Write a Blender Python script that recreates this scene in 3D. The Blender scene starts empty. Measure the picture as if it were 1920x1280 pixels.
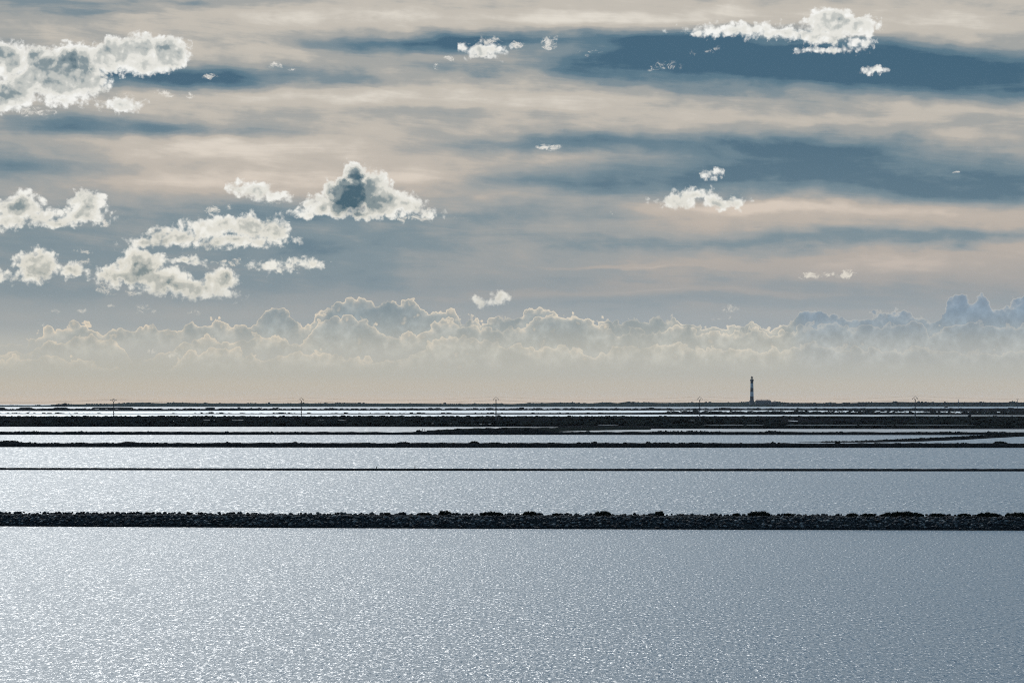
import bpy, math, random, bmesh
from mathutils import Vector, Matrix

# ------------------------------------------------------------------ camera
F = 4900.0            # focal length in units of photo pixels (1920 wide)
CX, HY, H = 960.0, 754.5, 8.0   # centre column, horizon row, eye height in metres
scene = bpy.context.scene
cam_data = bpy.data.cameras.new('camera')
cam = bpy.data.objects.new('camera', cam_data)
scene.collection.objects.link(cam)
scene.camera = cam
cam_data.sensor_width = 36.0
cam_data.lens = F / 1920.0 * 36.0
cam_data.shift_y = (HY - 640.0) / 1920.0
cam_data.clip_start = 0.5
cam_data.clip_end = 60000.0
cam.location = (0, 0, H)
cam.rotation_euler = (math.radians(90), 0, 0)

scene.view_settings.view_transform = 'Standard'
scene.view_settings.look = 'None'
scene.view_settings.exposure = 0.0
scene.view_settings.gamma = 1.0
scene.view_settings.use_curve_mapping = False

HAZE = 0.000014
SUN_POWER = 2.8
SUN_AZ, SUN_EL = math.radians(-13.0), math.radians(40.0)   # azimuth from +Y towards +X
sun_dir = Vector((math.sin(SUN_AZ) * math.cos(SUN_EL), math.cos(SUN_AZ) * math.cos(SUN_EL), math.sin(SUN_EL)))

# ------------------------------------------------------------------ sky
def lin(c):
    c = c / 255.0
    return c / 12.92 if c <= 0.04045 else ((c + 0.055) / 1.055) ** 2.4
def rgb(r, g, b): return (lin(r), lin(g), lin(b))

class G:
    """tiny helper that writes node trees as expressions"""
    def __init__(s, nt): s.nt = nt
    def link(s, v, sock):
        if isinstance(v, bpy.types.NodeSocket): s.nt.links.new(v, sock)
        elif isinstance(v, (tuple, list)):
            sock.default_value = tuple(v) + ((1.0,) if len(sock.default_value) == 4 and len(v) == 3 else ())
        else: sock.default_value = v
    def node(s, t, **kw):
        n = s.nt.nodes.new(t)
        for k, v in kw.items(): setattr(n, k, v)
        return n
    def m(s, op, a, b=0.0, c=0.0, clamp=False):
        n = s.node('ShaderNodeMath', operation=op, use_clamp=clamp)
        s.link(a, n.inputs[0]); s.link(b, n.inputs[1]); s.link(c, n.inputs[2])
        return n.outputs[0]
    def add(s, a, b): return s.m('ADD', a, b)
    def sub(s, a, b): return s.m('SUBTRACT', a, b)
    def mul(s, a, b): return s.m('MULTIPLY', a, b)
    def mad(s, a, b, c): return s.m('MULTIPLY_ADD', a, b, c)
    def v(s, op, a, b=(0, 0, 0), c=(0, 0, 0)):
        n = s.node('ShaderNodeVectorMath', operation=op)
        s.link(a, n.inputs[0])
        if op == 'SCALE': s.link(b, n.inputs[3])
        else: s.link(b, n.inputs[1]); s.link(c, n.inputs[2])
        return n.outputs[1] if op in ('LENGTH', 'DOT_PRODUCT', 'DISTANCE') else n.outputs[0]
    def comb(s, x, y, z=0.0):
        n = s.node('ShaderNodeCombineXYZ')
        s.link(x, n.inputs[0]); s.link(y, n.inputs[1]); s.link(z, n.inputs[2])
        return n.outputs[0]
    def sep(s, a):
        n = s.node('ShaderNodeSeparateXYZ'); s.link(a, n.inputs[0]); return n.outputs
    def ss(s, x, a, b, lo=0.0, hi=1.0, kind='SMOOTHSTEP'):
        n = s.node('ShaderNodeMapRange', interpolation_type=kind, clamp=True)
        for k, q in enumerate((x, a, b, lo, hi)): s.link(q, n.inputs[k])
        return n.outputs[0]
    def mix(s, f, a, b):
        n = s.node('ShaderNodeMix', data_type='RGBA'); n.clamp_factor = True
        s.link(f, n.inputs[0]); s.link(a, n.inputs[6]); s.link(b, n.inputs[7])
        return n.outputs[2]
    def noise(s, vec, scale, detail=3.0, rough=0.5, dist=0.0, col=False, dims='3D'):
        n = s.node('ShaderNodeTexNoise', noise_dimensions=dims)
        s.link(vec, n.inputs['Vector']); s.link(scale, n.inputs['Scale'])
        n.inputs['Detail'].default_value = detail; n.inputs['Roughness'].default_value = rough
        n.inputs['Distortion'].default_value = dist
        return n.outputs[1 if col else 0]
    def voro(s, vec, scale, detail=0.0, rough=0.5, smooth=0.5, feature='SMOOTH_F1'):
        n = s.node('ShaderNodeTexVoronoi', feature=feature)
        s.link(vec, n.inputs['Vector']); s.link(scale, n.inputs['Scale'])
        n.inputs['Detail'].default_value = detail; n.inputs['Roughness'].default_value = rough
        if feature == 'SMOOTH_F1': n.inputs['Smoothness'].default_value = smooth
        return n.outputs['Distance']
    def ramp(s, f, pts, lo=0.0, hi=1.0):
        n = s.node('ShaderNodeValToRGB'); n.color_ramp.interpolation = 'EASE'
        f = s.ss(f, lo, hi, kind='LINEAR')
        s.link(f, n.inputs[0]); r = n.color_ramp
        while len(r.elements) < len(pts): r.elements.new(0.5)
        for e, (p, c) in zip(r.elements, pts): e.position = (p - lo) / (hi - lo); e.color = (*c, 1)
        return n.outputs[0]
    def curve(s, f, pts, lo, hi):
        n = s.node('ShaderNodeFloatCurve'); f = s.ss(f, lo, hi, kind='LINEAR')
        s.link(f, n.inputs[1]); c = n.mapping.curves[0]
        ps = [((x - lo) / (hi - lo), y) for x, y in pts]
        c.points[0].location = (0, ps[0][1]); c.points[1].location = (1, ps[-1][1])
        for x, y in ps: c.points.new(x, y)
        for q in c.points: q.handle_type = 'AUTO_CLAMPED'
        n.mapping.update()
        return n.outputs[0]

def skyuv(px, py):
    """photo position -> azimuth and elevation, both times F"""
    X = (px - CX) / F; Z = (HY - py) / F
    return math.atan(X) * F, math.atan(Z / math.hypot(1, X)) * F

world = bpy.data.worlds.new('World'); scene.world = world; world.use_nodes = True
world.cycles.sampling_method = 'MANUAL'; world.cycles.sample_map_resolution = 512
nt = world.node_tree; nt.nodes.clear(); g = G(nt)
STR = 0.1                                   # Background strength

d = g.node('ShaderNodeTexCoord').outputs['Generated']
dx, dy, dz = g.sep(d)
U = g.mul(g.m('ARCTAN2', dx, dy), F)
V = g.mul(g.m('ARCSINE', dz), F)
UV = g.comb(U, V)
N3 = g.v('SCALE', d, F)                     # isotropic noise space, one unit = one photo pixel
TL = g.v('ADD', N3, g.comb(0.0, 0.0, g.mul(dx, 0.055 * F)))      # bands drift gently down to the right
NS = g.v('MULTIPLY', TL, (1, 1, 5.0))       # stretched along the horizon

# -- sheet clouds: bands of cream altostratus over blue gaps
wv = g.noise(NS, 1 / 420, 3, 0.55, col=True)
wU = g.v('MULTIPLY_ADD', g.v('SUBTRACT', wv, (0.5, 0.5, 0.5)), (190, 60, 0), UV)
wf = g.noise(g.v('MULTIPLY', N3, (1, 1, 2.2)), 1 / 70, 3, 0.5, col=True)
wU = g.v('MULTIPLY_ADD', g.v('SUBTRACT', wf, (0.5, 0.5, 0.5)), (50, 22, 0), wU)
BANDS = [ # x, y, rx, ry, weight  (+ is blue gap, - is bright sheet)
 (800,80,170,24,1.1),(1010,78,200,14,.45),(1480,100,300,38,1.0),(1790,150,400,50,1.1),(1240,105,170,40,.6),(1500,135,240,24,.5),
 (340,148,270,24,1.25),(210,238,230,15,.75),(0,300,220,46,.75),(980,272,260,18,.8),(1480,268,280,28,.6),(1640,318,420,50,.8),
 (1880,355,300,45,.7),(1350,320,330,38,.5),(1040,345,330,20,.55),(900,400,320,24,.35),(1080,440,300,26,.25),(820,475,420,40,.4),
 (130,440,360,60,.65),(640,430,240,40,.45),(1660,450,230,14,.7),(1900,440,180,12,.45),(1330,460,240,16,.5),(60,540,360,44,.55),(560,520,360,44,.4),
 (1150,520,400,14,.4),(1240,572,380,10,.45),(1480,560,200,16,.3),(130,20,190,14,.4),(60,0,90,10,.2),(330,5,260,8,.35),(230,22,90,8,.3),(860,128,90,14,.5),(940,140,60,10,.3),(1130,125,120,18,.45),(810,212,120,16,.35),(690,150,60,12,.3),(400,400,300,14,.3),(430,250,130,9,.25),(1560,235,110,8,.3),(1800,230,80,8,.3),
 (900,40,500,22,-.4),(900,190,480,24,-.2),(1240,190,300,20,-.2),(1650,225,380,22,-.4),(1250,40,300,26,-.3),(320,95,300,16,-.35),(1800,60,260,26,-.45),(350,280,340,22,-.5),(400,340,330,22,-.5),(780,330,260,16,-.35),
 (1600,392,380,16,-.6),(1440,385,160,14,-.35),(600,175,240,26,-.45),(1800,480,260,24,-.3),(1500,500,300,14,-.2),(720,265,300,16,-.3),(1120,298,200,9,-.25),(1350,520,500,8,-.2),(1300,552,300,5,-.35),(1150,505,160,4,-.35),(860,390,120,6,-.2),
]
acc = None
for (x, y, rx, ry, w) in BANDS:
    u0, v0 = skyuv(x, y)
    q = g.v('MULTIPLY_ADD', wU, (1 / rx, 1 / ry, 0), (-u0 / rx, -v0 / ry, 0))
    q = g.v('DOT_PRODUCT', q, q)
    q = g.m('POWER', 2.71828, g.mul(q, -0.9))
    acc = g.mul(q, w) if acc is None else g.mad(q, w, acc)
st = g.noise(g.v('MULTIPLY', TL, (1, 1, 6)), 1 / 520, 6, 0.6, 0.5)
st2 = g.noise(g.v('MULTIPLY', TL, (1, 1, 2.6)), 1 / 150, 4, 0.5, 0.2)
st3 = g.noise(g.v('MULTIPLY', TL, (1, 1, 7)), 1 / 210, 6, 0.66, 0.9)
st4 = g.noise(g.v('MULTIPLY', N3, (1, 1, 1.6)), 1 / 60, 3, 0.5, 0.0)
streak = g.add(g.mul(g.sub(st, 0.5), 0.95), g.add(g.mul(g.sub(st2, 0.5), 0.75), g.add(g.mul(g.sub(st3, 0.5), 0.62), g.mul(g.sub(st4, 0.5), 0.42))))
# beyond the frame (higher up) the sheet carries on with streaks, made bluer to tint the water
blue = g.add(g.mad(acc, 0.98, g.ss(V, 850, 2200, 0.0, 0.6)), streak)
blue = g.ss(blue, -0.60, 1.08, kind='LINEAR')
sheet = g.ramp(blue, [(0.0, rgb(224, 217, 205)), (0.27, rgb(193, 186, 175)), (0.46, rgb(160, 161, 158)), (0.66, rgb(118, 135, 144)), (0.86, rgb(80, 112, 130)), (1.0, rgb(50, 90, 114))])
# lower in the sky the sheet is duller and pinker
low = g.ramp(blue, [(0.0, rgb(205, 188, 174)), (0.3, rgb(181, 170, 161)), (0.55, rgb(155, 158, 159)), (0.8, rgb(122, 140, 150)), (1.0, rgb(96, 122, 138))])
sheet = g.mix(g.ss(V, 220, 640, 0.95, 0.0), sheet, low)
# clear-sky light from the Sky Texture behind the sheet
sky = g.node('ShaderNodeTexSky', sky_type='NISHITA', sun_disc=False)
sky.sun_elevation = SUN_EL; sky.sun_rotation = SUN_AZ
sky.air_density = 1.0; sky.dust_density = 1.0; sky.ozone_density = 1.0
g.link(g.comb(dx, dy, g.m('MAXIMUM', dz, 0.0)), sky.inputs[0])
nish = g.v('SCALE', sky.outputs[0], STR)
# thin sheet lit from behind near the sun
cosg = g.v('DOT_PRODUCT', d, tuple(sun_dir))
glow = g.add(g.mul(g.m('POWER', g.m('MAXIMUM', cosg, 0.0), 60.0), 1.9), g.mul(g.m('POWER', g.m('MAXIMUM', cosg, 0.0), 400.0), 5.0))
up = g.ss(V, 500, 3200)
sheet = g.v('MULTIPLY', sheet, g.mix(g.ss(V, 800, 2200), (1.0, 1.0, 1.0), (3.35, 3.85, 4.35)))  # unseen upper sky brightened and blued to light the water
sheet = g.v('SCALE', sheet, g.add(1.0, g.mul(glow, g.mul(up, 1.0))))
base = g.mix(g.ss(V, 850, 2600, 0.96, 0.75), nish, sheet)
# side and rear sky, away from the sun, is dimmer and bluer
rear = g.ss(cosg, -0.6, 0.75)
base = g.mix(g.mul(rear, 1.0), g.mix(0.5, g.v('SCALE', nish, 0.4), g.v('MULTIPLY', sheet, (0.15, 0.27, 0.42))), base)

# -- horizon haze
haze = g.ramp(V, [(0, rgb(203, 188, 169)), (22, rgb(194, 186, 170)), (60, rgb(184, 183, 173)), (105, rgb(181, 183, 178)), (150, rgb(158, 167, 170)), (230, rgb(134, 149, 158)), (400, rgb(128, 143, 155))], 0, 400)
# a touch warmer to the left, below the sun
haze = g.v('MULTIPLY', haze, g.mix(g.ss(U, -960, 960), (1.02, 1.0, 0.98), (0.98, 0.99, 1.02)))
col = g.mix(g.ss(V, 95, 330, 1.0, 0.0), base, haze)

base0 = col
bank_col = base0
# below, the detailed cloud layers are only worked out in the part of the sky that holds them
def cumulus(col, solid, wisp, cores):
    """separate cumulus over col: white frayed rims, grey cores"""
    acc = None
    for (x, y, rx, ry) in solid:
        u0, v0 = skyuv(x, y); r = min(rx, ry)
        q = g.v('LENGTH', g.v('MULTIPLY_ADD', pw, (1 / rx, 1 / ry, 0), (-u0 / rx, -v0 / ry, 0)))
        q = g.mad(q, -r, r)
        acc = q if acc is None else g.m('SMOOTH_MAX', acc, q, 5.0)
    Dc = g.add(g.add(acc, 7.5), fray)
    ac = g.mul(g.ss(g.add(Dc, soft), -3.5, 7.5), g.ss(acc, -16.0, -7.0))
    accw = None
    for (x, y, rx, ry, w) in wisp:
        u0, v0 = skyuv(x, y)
        q = g.v('LENGTH', g.v('MULTIPLY_ADD', pw, (1 / rx, 1 / ry, 0), (-u0 / rx, -v0 / ry, 0)))
        q = g.mad(q, -w, w)
        accw = q if accw is None else g.m('MAXIMUM', accw, q)
    aw = g.mul(g.ss(g.add(accw, g.mul(g.sub(nw, 0.50), 3.2)), 0.05, 1.1), g.ss(accw, 0.0, 0.25))
    ca = None
    for (x, y, rx, ry, w) in cores:
        u0, v0 = skyuv(x, y)
        q = g.v('MULTIPLY_ADD', pk, (1 / rx, 1 / ry, 0), (-u0 / rx, -v0 / ry, 0))
        q = g.mul(g.m('POWER', 2.71828, g.mul(g.v('DOT_PRODUCT', q, q), -1.1)), w)
        ca = q if ca is None else g.add(ca, q)
    edge = g.ss(g.mad(g.sub(nlz, 0.5), 60.0, acc), -6.0, 24.0)
    shade = g.add(g.mad(edge, 0.30, 0.03), relief)
    if ca is not None: shade = g.add(shade, g.mul(ca, g.add(0.62, g.mul(g.sub(nm, 0.5), 0.6))))
    shade = g.mul(shade, g.ss(g.add(Dc, g.mul(g.sub(nly, 0.5), 26.0)), -2, 18, 0.12, 1.0))
    cc = g.ramp(shade, CRAMP, 0, 1.3)
    cc = g.v('MULTIPLY', cc, tint)
    wc = g.v('MULTIPLY', rgb(236, 232, 224), tint)
    col = g.mix(g.mul(aw, g.mul(lowf, 0.85)), col, wc)
    return g.mix(g.mul(ac, lowf), col, cc)
def emit(c):
    b = g.node('ShaderNodeBackground'); b.inputs[1].default_value = STR
    g.link(g.v('SCALE', c, 1 / STR), b.inputs[0]); return b.outputs[0]
def either(cond, a, b):
    """a where cond is 1, b where it is 0; the other one is skipped"""
    n = g.node('ShaderNodeMixShader')
    g.link(cond, n.inputs[0]); g.nt.links.new(b, n.inputs[1]); g.nt.links.new(a, n.inputs[2])
    return n.outputs[0]

# -- bank of cumulus low over the horizon
ncol = g.noise(N3, 1 / 46, 5, 0.55, col=True)
nrx, nry, nrz = g.sep(ncol)
vo = g.voro(g.v('MULTIPLY_ADD', ncol, (16, 16, 16), N3), 1 / 26, 2, 0.5, 0.35)
nf = g.noise(N3, 1 / 11, 4, 0.6, 0.4)
bump = g.add(g.mul(g.sub(0.42, vo), 26.0), g.mad(g.sub(nf, 0.5), 6.5, g.mul(g.sub(nry, 0.5), 22.0)))
L1 = [(-900,610),(-700,640),(-500,600),(-300,640),(-100,600),(0,634),(60,627),(110,603),(150,601),(190,614),(230,605),(280,603),(330,617),(365,593),(400,594),(450,602),(476,602),(486,580),(500,569),(513,566),(528,569),(541,580),(548,602),(578,602),(590,583),(620,568),(660,550),(700,558),(760,556),(790,565),(830,574),(858,583),(900,592),(940,587),(972,592),(981,570),(1020,566),(1045,577),(1075,582),(1110,592),(1150,594),(1200,588),(1240,586),(1300,602),(1380,600),(1430,604),(1480,602),(1490,578),(1520,571),(1560,583),(1640,584),(1690,578),(1720,592),(1760,592),(1770,560),(1800,549),(1850,556),(1880,570),(1920,552),(2000,560),(2200,600),(2500,570),(2700,600)]
L2 = [(-900,640),(0,658),(90,636),(160,628),(230,640),(262,668),(300,655),(340,640),(380,625),(430,635),(480,625),(560,630),(590,600),(640,588),(700,604),(750,622),(790,620),(820,602),(870,600),(930,608),(990,600),(1035,582),(1090,590),(1130,606),(1200,612),(1260,606),(1330,618),(1400,612),(1470,620),(1500,605),(1560,600),(1620,606),(1700,600),(1760,612),(1820,600),(1880,606),(2700,610)]
L3 = [(-900,680),(0,668),(60,662),(160,672),(260,690),(340,664),(420,650),(500,668),(560,655),(640,664),(720,668),(800,640),(870,628),(960,640),(1020,648),(1060,640),(1100,655),(1180,644),(1260,640),(1350,648),(1440,650),(1520,640),(1600,648),(1700,646),(1800,655),(1920,650),(2700,660)]
right = g.ss(U, 500, 560)
for k, (L, bs, body, fade) in enumerate(((L1, 1.0, .95, 165), (L2, 1.15, .75, 140), (L3, .9, .6, 125))):
    ln = g.curve(U, [(skyuv(x, 600)[0], (y - 500) / 200) for x, y in L], -1800, 1700)
    top = g.mad(ln, -200.0, HY - 500.0)            # elevation of this ridge line
    bb = g.mul(bump, bs) if k != 1 else g.mad(g.sub(nrz, 0.5), 26.0, g.mul(bump, 0.85))
    if k == 2: bb = g.mad(g.sub(nrx, 0.5), 30.0, g.mul(bump, 0.8))
    D = g.sub(g.add(top, g.add(bb, 3.0)), V)
    a = g.ss(D, -0.8, 2.6)
    a = g.mul(a, g.ss(V, fade - 78, fade - 30))
    br = g.ss(g.add(nrx, g.mul(g.sub(nrz, 0.5), 0.8)), 0.32, 0.60)
    brk = g.mul(br, g.ss(right, 0, 1, 1.0, 0.22))
    rim = g.add(g.mul(g.m('POWER', 2.71828, g.mul(g.m('MAXIMUM', D, 0.0), -0.38)), g.add(0.42, g.mul(brk, 0.8))), g.mul(g.m('POWER', 2.71828, g.mul(g.m('MAXIMUM', D, 0.0), -0.08)), g.mul(brk, 0.42)))
    relief = g.mad(g.sub(vo, 0.42), 0.30, g.mul(g.sub(nf, 0.5), 0.35))
    relief = g.mul(relief, g.add(0.2, g.mul(br, 0.9)))
    bc = g.mix(g.ss(V, 80, 190), rgb(182, 181, 171), rgb(130, 145, 152))
    bc = g.mix(g.mul(right, g.ss(V, 110, 200, 0.25, 0.85)), bc, rgb(124, 144, 163))
    lit = g.mul(g.mul(g.ss(U, 480, 600, 1.0, 0.12), g.ss(U, -800, -100, 0.75, 1.0)), g.mul(br, g.ss(g.add(vo, g.mul(g.sub(nf, 0.5), 0.5)), 0.62, 0.18)))
    bc = g.mix(g.mul(lit, 0.85), bc, rgb(218, 208, 190))
    bc = g.v('SCALE', bc, g.add(0.98, relief))
    bc = g.mix(rim, bc, g.mix(g.ss(U, -900, 700), rgb(236, 219, 194), rgb(232, 221, 202)))
    bank_col = g.mix(g.mul(a, body), bank_col, bc)

# -- separate cumulus
SOLID = [ # x, y, rx, ry
 (12,112,48,34),(80,114,42,28),(145,112,46,30),(212,104,42,34),(262,96,40,34),(310,96,42,34),(250,118,70,22),(105,150,95,36),(18,178,52,28),(150,158,42,22),(120,188,48,10),
 (225,196,38,13),
 (448,350,24,11),(482,357,32,15),(518,370,20,11),
 (664,332,26,24),(650,362,52,32),(612,388,52,22),(575,402,28,10),(705,348,32,26),(722,378,52,30),(765,386,34,20),(795,402,16,8),(685,400,115,9),
 (38,388,46,24),(18,412,36,17),(84,404,22,14),(168,378,32,22),(146,403,52,17),(110,418,32,10),
 (262,452,30,12),(330,442,48,15),(385,430,46,17),(414,424,34,18),(464,424,32,25),(512,434,33,20),(440,452,88,12),
 (70,494,36,24),(56,516,34,13),(138,505,24,13),(126,518,20,8),(-4,520,16,14),
 (266,494,46,28),(228,516,48,17),(306,522,52,22),(345,538,68,18),(410,526,32,24),(395,548,42,11),(345,488,30,8),
 (502,497,20,6),(548,495,34,8),(582,492,17,7),
 (912,93,44,11),(1385,56,80,12),(1470,62,80,12),(1560,42,52,28),(1604,50,44,20),(1540,66,70,14),(1560,95,34,6),(1614,80,17,7),(1645,132,17,7),
 (1335,325,17,10),(1268,376,38,13),(1300,366,30,12),(1345,378,34,11),(1374,379,20,10),
 (938,557,18,13),(902,567,14,6),
]
WISP = [
 (300,176,26,7,.8),(352,181,12,5,.6),(515,125,14,9,.8),(548,129,8,5,.6),(395,146,20,6,.7),(400,395,18,9,.7),(434,390,7,6,.5),
 (918,76,22,9,.8),(968,86,20,6,.7),(845,107,18,5,.7),(820,122,10,6,.6),(1030,80,17,14,.8),(1105,100,30,7,.35),
 (1028,276,34,10,.9),(1300,98,10,9,.5),(1340,96,26,8,.4),(1242,125,38,12,.5),(1630,136,26,7,.7),
 (1515,518,28,7,.9),(1552,514,22,8,.8),(1585,517,26,10,.9),(1372,582,24,11,.6),(1350,600,30,7,.4),(1796,323,7,4,.5),(1148,400,9,5,.4),
 (100,585,24,7,.55),(80,604,16,6,.5),(156,582,18,8,.5),(205,573,11,5,.5),(276,583,34,10,.5),(370,587,24,6,.4),(285,662,14,7,.6),(320,668,22,7,.6),
 (152,469,18,7,.7),(160,490,14,8,.7),(430,492,40,9,.6),(200,540,20,14,.7),(250,550,16,9,.8),(770,410,44,8,.7),(60,210,60,12,.7),(240,182,22,10,.6),(800,396,20,14,.7),(515,380,22,10,.6),(190,415,20,9,.6),
]
nm = g.noise(N3, 1 / 24, 6, 0.6, 0.25)
nl = g.noise(N3, 1 / 48, 2, 0.5, col=True)
nlx, nly, nlz = g.sep(nl)
nk = g.noise(N3, 1 / 17, 3, 0.6, col=True)
pw = g.v('MULTIPLY_ADD', g.v('SUBTRACT', nl, (0.5, 0.5, 0.5)), (38, 26, 0), UV)
pw = g.v('MULTIPLY_ADD', g.v('SUBTRACT', nk, (0.5, 0.5, 0.5)), (22, 18, 0), pw)
pk = g.v('MULTIPLY_ADD', g.v('SUBTRACT', nl, (0.5, 0.5, 0.5)), (70, 50, 0), pw)
vc = g.voro(g.v('MULTIPLY_ADD', nl, (22, 22, 22), N3), 1 / 17, 2, 0.55, 0.35)
fray = g.add(g.mul(g.sub(nm, 0.5), 23.0), g.mul(g.sub(0.40, vc), 12.0))
soft = g.mul(g.sub(g.noise(N3, 1 / 9, 3, 0.5), 0.5), 7.0)
nw = g.noise(g.v('MULTIPLY', N3, (1, 1, 1.4)), 1 / 15, 5, 0.62, 1.2)
nsh = g.noise(g.v('ADD', N3, (-5, 0, 7)), 1 / 26, 2.2, 0.5, 0.25)
nmr = g.noise(N3, 1 / 26, 2.2, 0.5, 0.25)
relief = g.mul(0.85, g.add(g.add(g.mul(g.sub(vc, 0.42), 0.38), g.mul(g.sub(nlx, 0.5), 0.65)), g.mul(g.sub(nsh, nmr), 1.05)))
CRAMP = [(0, rgb(246, 246, 242)), (0.25, rgb(228, 227, 220)), (0.5, rgb(193, 196, 192)), (0.8, rgb(136, 150, 155)), (1.3, rgb(78, 105, 120))]
tint = g.mix(g.ss(V, 170, 560), (0.92, 0.90, 0.85), (1.0, 1.0, 1.0))
lowf = g.ss(V, 150, 240, 0.62, 1.0)
CORES = [(118,122,44,18,.7),(150,112,24,14,.3),(72,92,18,10,.4),(10,96,18,9,.5),(292,84,20,10,.3),(8,165,30,12,.6),
 (658,376,42,36,1.5),(672,338,34,20,.8),(700,372,26,20,.2),(620,360,24,24,.25),(250,505,36,20,.55),(298,540,34,14,.6),(408,530,26,18,.6),(36,392,20,16,.4),(408,448,26,12,.4),(70,512,24,12,.4),(470,430,24,14,.25)]

def pick(L, x0, x1, y0, y1): return [q for q in L if x0 <= q[0] < x1 and y0 <= q[1] < y1]
def tile(c, x0, x1, y0, y1): return cumulus(c, pick(SOLID, x0, x1, y0, y1), pick(WISP, x0, x1, y0, y1), pick(CORES, x0, x1, y0, y1))
u860 = skyuv(858, 300)[0]
left = g.m('LESS_THAN', U, u860)
high = g.m('GREATER_THAN', V, HY - 262)
middle = g.m('GREATER_THAN', V, HY - 538.0)
inside = g.m('MULTIPLY', g.m('LESS_THAN', g.m('ABSOLUTE', U), 1350.0), g.m('LESS_THAN', V, 900.0))
top_left = emit(tile(base0, -99, 858, -99, 262))
mid_left = emit(tile(base0, -99, 858, 262, 575))
right_side = emit(tile(base0, 858, 2999, -99, 575))
upper = either(left, either(high, top_left, mid_left), right_side)
low_sky = emit(cumulus(bank_col, pick(SOLID, -99, 2999, 480, 999), pick(WISP, -99, 2999, 505, 999), pick(CORES, -99, 2999, 480, 999)))
wo = g.node('ShaderNodeOutputWorld')
nt.links.new(either(inside, either(middle, upper, low_sky), emit(base0)), wo.inputs[0])

# ------------------------------------------------------------------ sun
sun_data = bpy.data.lights.new('sun', 'SUN')
sun_data.energy = SUN_POWER; sun_data.angle = math.radians(0.5); sun_data.color = (1.0, 0.97, 0.92)
sun = bpy.data.objects.new('sun', sun_data); scene.collection.objects.link(sun)
sun.rotation_euler = (-sun_dir).to_track_quat('-Z', 'Y').to_euler()
scene.cycles.max_bounces = 4; scene.cycles.diffuse_bounces = 2; scene.cycles.glossy_bounces = 2
scene.cycles.caustics_reflective = False; scene.cycles.caustics_refractive = False
scene.cycles.use_denoising = False; scene.cycles.pixel_filter_type = 'BLACKMAN_HARRIS'; scene.cycles.filter_width = 1.0
scene.cycles.use_adaptive_sampling = True; scene.cycles.adaptive_threshold = 0.01; scene.cycles.adaptive_min_samples = 64

# ------------------------------------------------------------------ helpers
from mathutils import noise as mn
rnd = random.Random(7)
COL = scene.collection
def Yd(py): return H * F / (py - HY)                    # distance of a point of the water level seen at row py
def Xd(px, Y): return (px - CX) / F * Y
def Zd(py, Y): return H - (py - HY) * Y / F
def interp(L, x):
    if x <= L[0][0]: return L[0][1]
    for (a, b), (c, e) in zip(L, L[1:]):
        if x <= c: return b + (e - b) * (x - a) / (c - a)
    return L[-1][1]
def mesh(name, verts, faces, mat, parent=None, smooth=False):
    me = bpy.data.meshes.new(name); me.from_pydata(verts, [], faces); me.update()
    if smooth: me.polygons.foreach_set('use_smooth', [True] * len(me.polygons))
    for q in (mat if isinstance(mat, (list, tuple)) else [mat]): me.materials.append(q)
    o = bpy.data.objects.new(name, me); COL.objects.link(o); o.parent = parent
    return o
def empty(name, loc):
    o = bpy.data.objects.new(name, None); COL.objects.link(o); o.location = loc; o.empty_display_size = 0.5
    return o
def tag(o, label=None, cat=None, group=None, kind=None):
    if label: o['label'] = label
    if cat: o['category'] = cat
    if group: o['group'] = group
    if kind: o['kind'] = kind
    return o
def box(V, Fc, x0, x1, y0, y1, z0, z1):
    b = len(V)
    V += [(x0,y0,z0),(x1,y0,z0),(x1,y1,z0),(x0,y1,z0),(x0,y0,z1),(x1,y0,z1),(x1,y1,z1),(x0,y1,z1)]
    Fc += [(b,b+3,b+2,b+1),(b+4,b+5,b+6,b+7),(b,b+1,b+5,b+4),(b+1,b+2,b+6,b+5),(b+2,b+3,b+7,b+6),(b+3,b,b+4,b+7)]
def tube(V, Fc, pts, rad, n=6, cap=True):
    """tube through pts, radius a number or a list"""
    pts = [Vector(p) for p in pts]; b0 = len(V)
    for i, p in enumerate(pts):
        d_ = (pts[min(i + 1, len(pts) - 1)] - pts[max(i - 1, 0)]).normalized()
        a = d_.cross(Vector((0, 1, 0))) if abs(d_.y) < 0.9 else d_.cross(Vector((1, 0, 0)))
        a.normalize(); c = d_.cross(a); r = rad[i] if isinstance(rad, (list, tuple)) else rad
        V += [tuple(p + a * r * math.cos(6.2832 * k / n) + c * r * math.sin(6.2832 * k / n)) for k in range(n)]
    for i in range(len(pts) - 1):
        for k in range(n):
            q = b0 + i * n; Fc.append((q + k, q + (k + 1) % n, q + n + (k + 1) % n, q + n + k))
    if cap: Fc.append(tuple(b0 + k for k in range(n))[::-1]); Fc.append(tuple(b0 + (len(pts) - 1) * n + k for k in range(n)))
def lathe(V, Fc, prof, n=24, cx=0.0, cy=0.0):
    b0 = len(V)
    for r, z in prof: V += [(cx + r * math.cos(6.2832 * k / n), cy + r * math.sin(6.2832 * k / n), z) for k in range(n)]
    for i in range(len(prof) - 1):
        for k in range(n):
            q = b0 + i * n; Fc.append((q + k, q + (k + 1) % n, q + n + (k + 1) % n, q + n + k))
    Fc.append(tuple(b0 + k for k in range(n))[::-1]); Fc.append(tuple(b0 + (len(prof) - 1) * n + k for k in range(n)))
_t = (1 + 5 ** 0.5) / 2
ICO_V = [Vector(p).normalized() for p in [(-1,_t,0),(1,_t,0),(-1,-_t,0),(1,-_t,0),(0,-1,_t),(0,1,_t),(0,-1,-_t),(0,1,-_t),(_t,0,-1),(_t,0,1),(-_t,0,-1),(-_t,0,1)]]
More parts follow.
